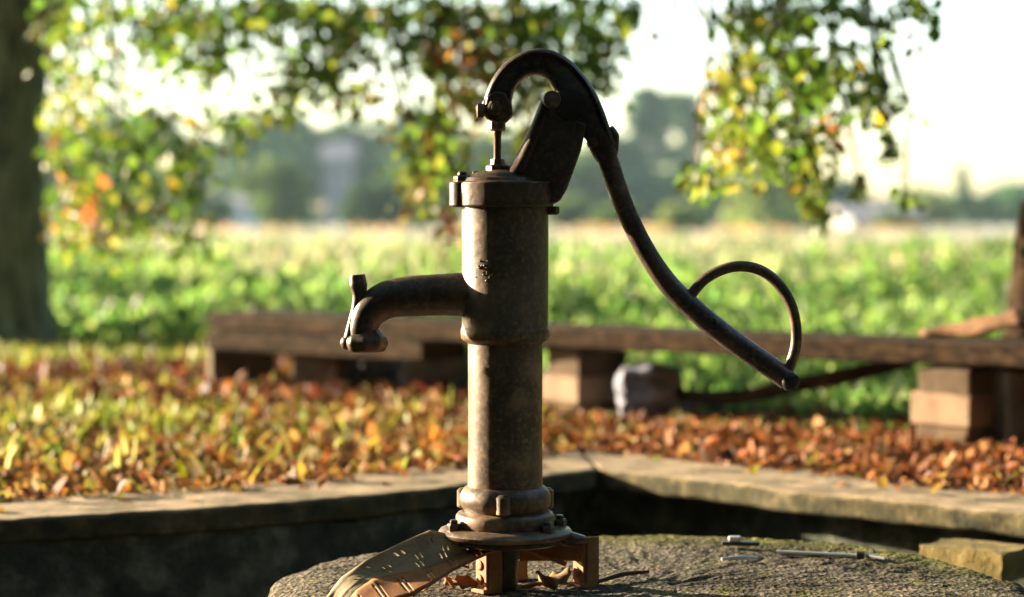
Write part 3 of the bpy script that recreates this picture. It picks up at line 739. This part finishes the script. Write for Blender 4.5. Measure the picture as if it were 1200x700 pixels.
# litter spilled over on top of the wall is part of the same cover
GRS = [(4,(.18,.23,.04)), (3,(.29,.31,.06)), (2,(.38,.36,.10)), (1,(.46,.42,.18))]
x, y = scatter(44000, -2.6, .1, 3.3, 7.5, lambda x, y: np.clip(.12+.75*wob(x,y,5.5,.3)-.45*(x+.85)+.42*np.clip(y-6.1,0,3), .03, 1)*np.clip((y-3.35)/.9, .12, 1)*np.where((y > 5.2) & (y < 6.4) & (x > -1.35), .25, 1)); n = len(x)
o = leaf_mesh('lawn_grass', np.stack([x,y,np.full(n,-.012)],1), (.022+.05*RNG.random(n)**1.6)[:,None], pick(GRS, n, .2), tdir=(.1,0,1.3), tspread=.6, width=.065, fold=.3, curl=.3, mat=M_LEAF); tag(o, kind='stuff', label='short yellowish grass blades standing among the fallen leaves')
x, y = scatter(16000, .05, 1.7, 3.7, 5.4, lambda x, y: np.clip(.35+.8*wob(x,y,5,2.2), 0.05, 1)*(y > 4.60-.36*x)*(y < 5.35-.83*x)); n = len(x)
o = leaf_mesh('lawn_grass', np.stack([x,y,np.full(n,-.012)],1), (.012+.03*RNG.random(n))[:,None], pick([(3,(.06,.09,.02)),(2,(.12,.14,.03)),(2,(.10,.055,.025))], n, .2), tdir=(0,0,1.2), tspread=.6, width=.3, fold=.3, curl=.3); tag(o, kind='stuff', label='green weeds and grass under the bench on the right')

# meadow
MED = [(4,(.11,.21,.045)), (4,(.17,.28,.06)), (3,(.26,.36,.11)), (1.5,(.06,.11,.035))]
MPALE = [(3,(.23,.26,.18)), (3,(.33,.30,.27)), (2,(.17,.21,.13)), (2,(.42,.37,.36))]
def meadow(name, n, y0, y1, pal, hfun, size, label, tdir=(0,0,.6), width=.55, clump=True, xs=.36, jit=.2):
    u = RNG.random(n); Y = 1/(1/y0+u*(1/y1-1/y0)) if y1 > 20 else y0+(y1-y0)*u
    X = RNG.uniform(-xs, xs, n)*Y
    h = hfun(X, Y); z = -.012+h*RNG.random(n)**.6
    sz = size(Y)*(.6+.8*RNG.random(n))
    o = leaf_mesh(name, np.stack([X,Y,z],1), sz, pick(pal, n, jit), tdir=tdir, tspread=1, ndir=(0,0,.5), nspread=1, width=width, fold=.3, curl=.2, mat=M_LEAF)
    return tag(o, kind='stuff', label=label)
meadow('meadow_plants', 42000, 7.4, 15, MED, lambda X,Y: .10+.20*np.clip(wob(X,Y,2.6,1)+.25,0,1)+.06*wob(X,Y,7,2), lambda Y: .05+.002*Y, 'bright green leafy weeds at the near edge of the meadow')
meadow('meadow_plants', 60000, 13, 34, [(3,(.13,.20,.06)),(4,(.21,.26,.10)),(3,(.29,.28,.17)),(1,(.42,.36,.28))], lambda X,Y: .14+.10*np.clip(wob(X,Y,1.1,4),-1,1), lambda Y: .045+.0025*Y, 'mixed green and straw coloured plants in the middle of the meadow')
meadow('meadow_plants', 8000, 9.5, 32, [(3,(.30,.32,.15)),(2,(.42,.38,.26)),(2,(.22,.28,.10))], lambda X,Y: .16+.10*np.clip(wob(X,Y,1.7,3),-1,1), lambda Y: .10+.002*Y, 'tall pale seeding grass stalks standing over the near meadow weeds', tdir=(.1,0,2.2), width=.10)
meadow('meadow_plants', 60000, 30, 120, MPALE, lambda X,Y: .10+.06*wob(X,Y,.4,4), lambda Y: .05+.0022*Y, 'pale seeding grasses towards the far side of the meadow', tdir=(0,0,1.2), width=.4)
n = 26000; X = RNG.uniform(.05, 3.4, n); Y = RNG.uniform(3.0, 7.8, n); d_ = Y-(5.25-.83*X); k = (d_ > 0) & (X < Y*.34)
X, Y, d_ = X[k], Y[k], d_[k]; n = len(X); Z = -.012+RNG.random(n)*np.clip(.015+.05*d_, 0, .14)
tag(leaf_mesh('meadow_plants', np.stack([X,Y,Z],1), .035+.03*RNG.random(n), pick(MED, n, .2), tdir=(0,0,.8), ndir=(0,0,.4), width=.4, fold=.3, curl=.2), kind='stuff', label='bright green grass and herbs right behind the bench')
# yellow-orange flower clumps near the far edge
fx = [250,320,445,540,600,690,720,760,845,880,905,960,1010,1050]
pos = []
for q in fx:
    Yc = 46+RNG.random()*14; xc = (q-600)/FPX*Yc
    k = 55; pos.append(np.stack([xc+RNG.normal(0,.32,k), Yc+RNG.normal(0,1,k), .06+.26*RNG.random(k)],1))
pos = np.concatenate(pos); n = len(pos)
tag(leaf_mesh('meadow_flowers', pos, .14*np.ones(n), pick([(3,(.50,.27,.05)),(1,(.45,.36,.2))], n), tdir=(0,0,.6), mat=M_LEAF), kind='stuff', label='clumps of orange yellow flowers along the far side of the meadow')

# ------------------------------------------------------------------ the near tree (trunk at left, boughs overhead)
TX, TY = -1.775, 7.3
tree = empty('broadleaf_tree', (TX, TY, 0), 'old broadleaf tree, thick dark trunk at the left edge, boughs with yellowing leaves hanging across', 'tree')
def W(p): return Vector(p)-tree.location
m = MB(); m.tube([W((TX-.02,TY,-.05)), W((TX,TY,.09)), W((TX+.01,TY,.35)), W((TX+.0,TY,.8)), W((TX+.02,TY,1.08)), W((TX+.05,TY,1.3)), W((TX,TY,2.3)), W((TX-.1,TY+.1,3.6)), W((TX-.1,TY+.1,5))], [.33,.20,.178,.174,.20,.25,.15,.11,.05], 40, 12)
m.build('trunk', M_BARK, tree, smooth=80, rough=.012, rscale=9)
limbs = [
 ([(TX,TY,1.15),(TX+.35,TY-.2,1.42),(TX+.9,TY-.7,1.62),(-.3,6.0,1.72),(.3,5.4,1.60),(.8,4.9,1.42),(1.15,4.6,1.25)], [.13,.10,.075,.06,.045,.03,.012]),
 ([(TX,TY,1.3),(TX+.3,TY+.1,1.75),(-.9,7.0,2.0),(0,6.6,2.2),(.9,6.2,2.1)], [.11,.08,.06,.04,.02]),
 ([(TX,TY,1.6),(TX-.5,TY-.3,2.1),(-3,6.6,2.5)], [.09,.07,.03]),
 ([(TX,TY,1.9),(TX+.3,TY-.7,2.5),(-.9,5.6,2.9),(-.3,4.6,2.9)], [.09,.06,.04,.02]),
]
m = MB()
for pts, r in limbs: m.tube([W(p) for p in pts], r, 12, 5, up=Vector((.1,.2,1)))
m.build('limb', M_BARK, tree, smooth=70, rough=.006, rscale=9)
# blobs: (px,py,rx,ry,n,palette,Y)
BL = [
 (75,35,30,40,60,GREEN,6.3),(100,85,45,30,45,GREEN,6.3),(150,15,70,22,120,GREEN,6.2),(205,40,40,30,80,GREEN,6.0),(260,20,60,28,150,GREEN,6.1),(330,12,60,20,150,GREEN,6.1),
 (385,40,40,34,90,GREEN,6.0),(430,20,50,25,130,GREEN,6.2),(500,18,50,26,130,GREEN,6.0),(560,30,45,35,130,YELL,5.9),(620,25,50,36,150,GREEN,5.9),(680,30,40,45,130,GREEN,5.8),(712,70,22,45,55,GREEN,5.8),(735,20,25,20,26,GREEN,5.7),
 (180,60,55,18,45,GREEN,6.2),(240,75,40,22,45,GREEN,6.1),(300,62,40,20,30,GREEN,6.1),(360,75,28,22,30,GREEN,6.0),(470,70,40,26,45,YELL,6.0),
 (85,135,32,45,75,YELL,6.3),(78,200,26,50,70,GREEN,6.3),(120,190,38,55,120,GREEN,6.3),(100,245,32,38,75,RED,6.4),(160,170,32,45,70,GREEN,6.2),(200,205,38,55,110,GREEN,6.2),(225,255,24,45,50,GREEN,6.2),(155,255,34,36,70,YELL,6.4),(245,150,28,46,50,GREEN,6.1),(120,290,28,18,25,GREEN,6.4),(75,265,20,30,30,YELL,6.4),
 (280,150,22,30,22,GREEN,6.1),(330,115,26,30,45,YELL,6.0),(375,95,30,34,55,YELL,6.0),(420,110,26,26,36,YELL,6.0),(405,60,30,22,34,GREEN,6.0),
 (540,70,32,40,80,RED,5.8),(520,120,28,40,60,YELL,5.8),(560,110,26,30,50,RED,5.8),(490,155,34,34,60,YELL,5.8),(495,205,30,34,60,YELL,5.8),(530,195,26,36,45,YELL,5.7),(530,255,14,26,20,RED,5.7),(590,70,34,32,60,YELL,5.8),(620,110,30,32,48,YELL,5.8),(640,80,34,34,60,GREEN,5.8),(690,95,30,28,34,GREEN,5.8),(500,240,20,20,18,YELL,5.8),(610,170,22,36,30,YELL,5.8),
 # right hand branch
 (855,20,26,14,22,GREEN,4.8),(885,45,30,26,46,GREEN,4.8),(930,22,40,22,46,GREEN,4.8),(985,12,50,14,40,GREEN,4.8),(905,10,40,14,40,GREEN,4.8),(1060,10,30,14,22,GREEN,4.7),(1090,22,14,18,12,GREEN,4.7),
 (920,75,30,28,50,GREEN,4.8),(870,95,36,26,52,YELL,4.8),(850,140,26,34,50,YELL,4.8),(885,145,28,34,52,GREEN,4.8),(865,185,24,24,36,YELL,4.8),(820,210,22,20,30,YELL,4.8),(905,175,22,30,32,GREEN,4.8),
 (945,100,28,36,55,GREEN,4.8),(940,150,26,40,55,GREEN,4.8),(950,195,24,32,45,YELL,4.8),(958,235,20,24,30,YELL,4.8),(985,70,34,26,34,GREEN,4.7),(1015,92,22,22,24,GREEN,4.7),(975,150,18,16,12,RED,4.7),(1005,130,28,16,22,GREEN,4.7),
 (1035,135,14,20,10,GREEN,4.7),(1042,175,10,22,12,GREEN,4.7),(1062,125,8,6,3,GREEN,4.7),(1052,105,6,5,2,GREEN,4.7),(1062,235,8,12,5,GREEN,4.7),(1035,45,30,18,16,GREEN,4.7),(1083,135,4,4,1,GREEN,4.7),(750,20,12,12,5,GREEN,5.4),(1010,215,10,12,5,YELL,4.7),
]
pos = []; sz = []; cols = []
tw = MB()
for (px, py, rx, ry, n, pal, Y) in BL:
    n = int(n*(1.3 if px < 270 and py > 100 else 1.6 if px < 780 else 1.8)*(1 if py > 60 else .8))
    a = RNG.normal(0, .6, (n,2)); a = np.clip(a, -1.3, 1.3)
    Yj = Y+RNG.normal(0, .22, n)
    for k in range(n):
        q = P(px+a[k,0]*rx, py+a[k,1]*ry, Yj[k]); pos.append((q.x, q.y, q.z))
    sz += list((.027+.021*RNG.random(n))*(Y/6.0)**.6); cols.append(np.clip(pick(pal, n, .13)*(1+RNG.normal(0,.14)), .004, .9))
    # twig from above into the blob
    e = P(px, py+ry*.5, Y); s = Vector((e.x+random.uniform(-.12,.12)-.08, Y+random.uniform(-.1,.1), max(e.z+.15, P(px, -25, Y).z+random.uniform(0,.25))))
    for q_ in range(4):
        e2 = P(px+random.uniform(-.8,.8)*rx, py+random.uniform(-.6,.9)*ry, Y+random.uniform(-.15,.15)); mid_ = (s*.35+e*.65)
        tw.tube([W(mid_), W((mid_+e2)/2+Vector((0,0,.012))), W(e2)], [.0025,.002,.001], 5, 2, up=Vector((.3,1,.1)))
    if ry > 16: tw.tube([W(s), W((s+e)/2+Vector((random.uniform(-.04,.04),0,.03))), W(e)], [.006,.004,.0018], 6, 3, up=Vector((.3,1,.1)))
tw.build('twig', M_TWIG, tree, smooth=60)['kind'] = 'stuff'
# unseen crown above the frame, spread over the viewer to cut sky light
n = 6500
a = RNG.random(n); X = RNG.uniform(-3.4, 1.6, n); Y = RNG.uniform(4.3, 8.6, n)
zb = 1.50+.03*np.abs(X)+ (Y-4.5)*.05
Z = zb+RNG.random(n)**1.3*2.4
pos2 = np.stack([X,Y,Z],1)
n3 = 19000; X = RNG.uniform(-3.6, 4.6, n3); Y = RNG.uniform(-3.5, 4.6, n3)
pos3 = np.stack([X, Y, 1.75+.12*(4.6-Y)*.5+np.maximum(0,-X-1.5)*.3+RNG.random(n3)**1.3*2.0], 1); pos3 = pos3[~((X > .9) & (Y > 1.5))]; n3 = len(pos3); pos2 = np.concatenate([pos2, pos3]); n += n3
allp = np.concatenate([np.array(pos), pos2])-np.array(tree.location)[None]
allc = np.concatenate(cols+[pick(GREEN, n)]); alls = np.concatenate([np.array(sz), .11+.07*RNG.random(n)])
leaf_mesh('crown', allp, alls, allc, tdir=(.1,0,-.8), tspread=.7, width=.76, fold=.25, curl=.15, mat=M_LEAF, parent=tree)

# ------------------------------------------------------------------ far trees
def far_tree(px, top, Y, wpx, label, pal, kind='round', n=900, base=None, name='tree', cat='tree', lean=0):
    x = (px-600)/FPX*Y; zt = CAMZ+(262-top)/FPX*Y; w = wpx/FPX*Y/2
    t = empty(name, (x, Y, -.05), label, cat)
    zb = zt*(.05 if kind in ('bush','cone') else .18 if kind == 'round' else .35)
    th = zt*(.7 if kind != 'pine' else .95)
    m = MB(); m.tube([(0,0,0), (lean*.3,0,th*.5), (lean,0,th)], [w*.09+.06, w*.07+.04, w*.02+.02], 10, 4, up=Vector((0,1,.1)))
    lobes = []
    nl = {'round':20,'bush':14,'cone':14,'pine':22,'spire':12}[kind]
    for k in range(nl):
        if kind == 'pine':
            f_ = k/(nl-1); c = np.array([w*RNG.uniform(-.7,.7)*(1-.35*f_), w*RNG.uniform(-.6,.6), zb+(zt-zb)*(.12+.82*f_)]); r = w*RNG.uniform(.28,.48)
            rz = .45
        elif kind in ('cone','spire'):
            f_ = (k+.5)/nl; c = np.array([w*RNG.uniform(-.45,.45)*(1-f_)*1.3, w*RNG.uniform(-.4,.4)*(1-f_), zb+(zt-zb)*f_*.93]); r = w*(1.05-f_)*.75+.08*w; rz = .9
        else:
            ph = RNG.uniform(0, 2*PI); rr = RNG.random()**.6*.62; f_ = RNG.random()
            c = np.array([w*rr*math.cos(ph), w*rr*math.sin(ph), zb+(zt-zb)*(.25+.52*f_)]); r = w*RNG.uniform(.32,.5); rz = min(1.1, (zt-zb)/w*.42)
        lobes.append((c, r, rz))
        if kind in ('round','pine'): m.tube([(lean*.3,0,max(.1,c[2]*.6)), (c[0],c[1],c[2])], [w*.03+.02, .02], 6, 1, up=Vector((.1,1,.2)))
    m.build('trunk', M_BARK, t, smooth=60)
    pos = []; cc = []
    for c, r, rz in lobes:
        k = int(n/nl); d = nrm(RNG.normal(0,1,(k,3)))*(RNG.random((k,1))**.4)*r; d[:,2] *= rz
        p = c+d; p[:,2] = np.minimum(np.maximum(p[:,2], .1), zt); pos.append(p); cc.append(pick(pal, k, .15)*(1+RNG.normal(0,.15)))
    pos = np.concatenate(pos); cc = np.clip(np.concatenate(cc), .01, .8)
    leaf_mesh('crown', pos, w*.13*np.ones(len(pos))+.12, cc, width=.9, fold=.3, mat=M_FAR, parent=t)
    return t
DG = [(3,(.06,.135,.055)), (2,(.095,.19,.065))]
MG = [(3,(.10,.17,.05)), (2,(.16,.23,.07))]
LG = [(3,(.22,.30,.09)), (2,(.33,.38,.13))]
FT = [
 (40,150,120,150,'tall grey green tree far beyond the near trunk at the left edge',DG,'round'),
 (150,118,135,120,'hazy tree showing through the hanging leaves at the left',DG,'round'),
 (225,150,110,90,'mid height hazy tree left of the round bush',MG,'round'),
 (318,116,125,110,'tall dark tree behind the round bush on the left of the pump',DG,'round'),
 (398,128,128,110,'dark blue green tree left of the pale tower house',DG,'round'),
 (480,112,140,120,'tall hazy tree behind the yellowing leaves left of the pump cap',DG,'round'),
 (560,150,120,110,'hazy tree hidden partly by the pump top',MG,'round'),
 (672,172,110,110,'wide tree between the pump bracket and the lever',MG,'round'),
 (715,150,130,80,'slim tree just right of the lever arch',DG,'round'),
 (760,100,135,62,'tallest pine right of the lever with gaps in its crown',DG,'pine'),
 (800,106,140,62,'second tall pine beside the tallest pine',DG,'pine'),
 (765,190,118,130,'dark low tree mass at the foot of the two pines',DG,'round'),
 (860,215,105,90,'low dark tree left of the pale green cone bush',DG,'round'),
 (905,172,70,95,'pale green cone shaped bush below the right hand branch',LG,'cone'),
 (975,205,110,90,'blue green tree left of the white farmhouse',DG,'round'),
 (1085,216,95,80,'light yellowish round tree right of the white farmhouse',LG,'round'),
 (1127,188,110,22,'narrow spire shaped tree rising above the right horizon',DG,'spire'),
 (1160,226,115,90,'low dark tree right of the spire shaped tree',DG,'round'),
 (1230,212,110,110,'wide dark tree at the right edge of the horizon',DG,'round'),
 (-60,140,120,150,'dark tree outside the left edge behind the near trunk',DG,'round'),
]
for (px, top, Y, w, lb, pal, kd) in FT: far_tree(px, top, Y, w*1.15, lb, pal, kd, 3000)
BU = [(325,180,70,125,'large round green bush in the meadow left of the pump',MG,'bush'),(435,206,75,95,'dark green bush right of the large round bush',[(3,(.045,.09,.035)),(2,(.07,.12,.04))],'bush'),(490,215,80,70,'small pale bush just left of the pump cap',LG,'bush'),
 (240,215,80,70,'grey green bush left of the large round bush',MG,'bush'),(665,225,78,70,'green bush seen between pump and lever',MG,'bush'),(800,236,60,70,'pale low bush under the dark trees right of the lever',LG,'bush'),(720,235,66,60,'small green bush just right of the lever bar',MG,'bush'),
 (1050,246,80,60,'low green bush in front of the white farmhouse',MG,'bush'),(870,240,72,50,'tiny bush left of the pale cone bush',MG,'bush'),(120,225,85,120,'wide dull bush behind the red leaves at the left',MG,'bush'),(950,240,76,60,'little bush right of the pale cone bush',LG,'bush')]
for (px, top, Y, w, lb, pal, kd) in BU: far_tree(px, top, Y, w, lb, pal, kd, 1500, name='bush', cat='bush')
# far off wood reading as one mass
n = 26000; X = RNG.uniform(-130, 130, n); hh = 3.2+3.4/(1+np.exp((X-12)*.25))+1.2*np.sin(X*.11)+1.1*np.sin(X*.31+1)+.7*np.sin(X*.9)
o = leaf_mesh('far_wood', np.stack([X, 185+RNG.normal(0,3,n), hh*RNG.random(n)**.8],1), .8*np.ones(n), pick(DG, n), width=.9, mat=M_FAR); tag(o, kind='stuff', label='distant wood closing the meadow along the horizon')

# unseen leaf screen behind and beside the viewer, added to cut sky light
n = 16000; X = RNG.uniform(-9, 9, n); Y = -2.6-RNG.random(n)*1.2; Z = RNG.random(n)*(2.9+.3*np.sin(X*2))
n2 = 16000; X = np.concatenate([X, 4.6+RNG.random(n2)*1.2]); Y = np.concatenate([Y, RNG.uniform(-3.8, 15, n2)]); Z = np.concatenate([Z, RNG.random(n2)*3.6]); n += n2
n2 = 11000; X = np.concatenate([X, -3.7-RNG.random(n2)*1.2]); Y = np.concatenate([Y, RNG.uniform(-3.8, 3.5, n2)]); Z = np.concatenate([Z, RNG.random(n2)*3.6]); n += n2
tag(leaf_mesh('sky_screen', np.stack([X,Y,Z],1), .24*np.ones(n), pick(DG, n), width=.9, mat=M_LEAF), kind='stuff', label='dense dark leaf screen added out of view to keep sky light off the pump')

# ------------------------------------------------------------------ far houses
def house(px, top, Y, wpx, wall_h, label, depth=6, win=3, floors=1, wm=None):
    x = (px-600)/FPX*Y; w = wpx/FPX*Y; zt = CAMZ+(262-top)/FPX*Y; wh = zt*wall_h
    h = empty('house', (x, Y, 0), label, 'house')
    m = MB(); m.box((0,0,wh/2), (w,depth,wh)); m.build('wall', wm or M_WHITE, h, smooth=0)
    m = MB(); e = .3; m.add([(-w/2-e,-depth/2-e,wh),(w/2+e,-depth/2-e,wh),(w/2+e,depth/2+e,wh),(-w/2-e,depth/2+e,wh),(-w/2-e,0,zt),(w/2+e,0,zt)], [(0,1,5,4),(2,3,4,5),(0,4,3),(1,2,5),(0,3,2,1)]); r = m.build('roof', M_ROOF, h, smooth=0)
    m = MB(); m.box((w*.2,.6,zt-.1), (.5,.5,.9)); m.build('chimney', M_ROOF, r, smooth=0)
    for fl_i in range(floors):
        for k in range(win):
            wx = -w/2+w*(k+.5)/win; wz = wh*(fl_i+.55)/floors; ww = min(.8, w/win*.4); wv = min(1.0, wh/floors*.45)
            m = MB(); m.box((wx,-depth/2-.02,wz), (ww,.06,wv)); f_ = m.build('window', M_WHITE, h, smooth=0)
            m = MB(); m.box((wx,-depth/2-.055,wz), (ww*.8,.02,wv*.82)); m.build('pane', M_PANE, f_, smooth=0)
    return h
house(1022, 241, 88, 78, .60, 'long low white farmhouse with grey roof on the right horizon', win=5)
house(270, 228, 90, 42, .68, 'small white house left of the large round bush', win=2)
house(398, 168, 114, 26, .80, 'pale tall tower house between the dark trees left of the pump', depth=5, win=2, floors=3, wm=M_PINK)
for i, px in enumerate((1162, 1182)):
    Y = 34; x = (px-600)/FPX*Y; m = MB(); m.lathe([(.05,-.02),(.05,.34),(.03,.38)], 10); o = m.build('marker_post', M_WHITE); o.location = (x, Y, 0)
    tag(o, ['white marker post in the meadow, the left one of the pair at right', 'white marker post in the meadow, the right one of the pair at right'][i], 'post', 'white posts in the meadow')

# ------------------------------------------------------------------ haze
HZ = .0005
hm = bpy.data.materials.new('haze'); hm.use_nodes = True; nt = hm.node_tree; nt.nodes.clear()
pv = nt.nodes.new('ShaderNodeVolumePrincipled'); pv.inputs['Density'].default_value = HZ; pv.inputs['Color'].default_value = (.60,.82,1,1); pv.inputs['Anisotropy'].default_value = .3
oo = nt.nodes.new('ShaderNodeOutputMaterial'); nt.links.new(pv.outputs[0], oo.inputs['Volume'])
m = MB(); m.box((0, 87, 5.9), (420, 226, 14.0)); o = m.build('haze', hm, smooth=0); tag(o, kind='stuff', label='thin pale haze over the meadow')

# ------------------------------------------------------------------ light
EL = math.radians(12.5); SD = Vector((-.91, .415, 0)).normalized()       # towards the sun
sd = Vector((SD.x*math.cos(EL), SD.y*math.cos(EL), math.sin(EL)))
su = bpy.data.lights.new('sun', 'SUN'); su.energy = 5.0; su.angle = math.radians(.6); su.color = (1, .80, .55)
so = bpy.data.objects.new('sun', su); C.objects.link(so); so.rotation_euler = sd.to_track_quat('Z', 'Y').to_euler(); so.location = (-6, 6, 4)
w = bpy.data.worlds.new('World'); S.world = w; w.use_nodes = True; nt = w.node_tree
sky = nt.nodes.new('ShaderNodeTexSky'); sky.sky_type = 'NISHITA'; sky.sun_disc = False; sky.sun_elevation = EL
sky.sun_rotation = math.atan2(SD.x, SD.y); sky.air_density = 1.0; sky.dust_density = 1.0; sky.ozone_density = 1.0
bg = nt.nodes['Background']; bg.inputs['Strength'].default_value = .105; nt.links.new(sky.outputs[0], bg.inputs['Color'])

# ------------------------------------------------------------------ camera & render
cam = bpy.data.cameras.new('camera'); co = bpy.data.objects.new('camera', cam); C.objects.link(co)
cam.sensor_width = 36; cam.lens = 36*FPX/1200; cam.clip_start = .05; cam.clip_end = 2000
co.location = (0, 0, CAMZ); co.rotation_euler = (PI/2-TH, 0, 0)
cam.dof.use_dof = True; cam.dof.focus_distance = 2.5; cam.dof.aperture_fstop = (cam.lens/1000)/.024
S.camera = co
S.render.engine = 'CYCLES'
cy = S.cycles; cy.use_denoising = True; cy.denoiser = 'OPENIMAGEDENOISE'; cy.max_bounces = 8; cy.diffuse_bounces = 4; cy.transmission_bounces = 4; cy.volume_bounces = 1
cy.sample_clamp_indirect = 4; cy.caustics_reflective = False; cy.caustics_refractive = False
cy.use_adaptive_sampling = False
S.view_settings.view_transform = 'Standard'; S.view_settings.look = 'None'; S.view_settings.gamma = 1; S.view_settings.exposure = 2.35
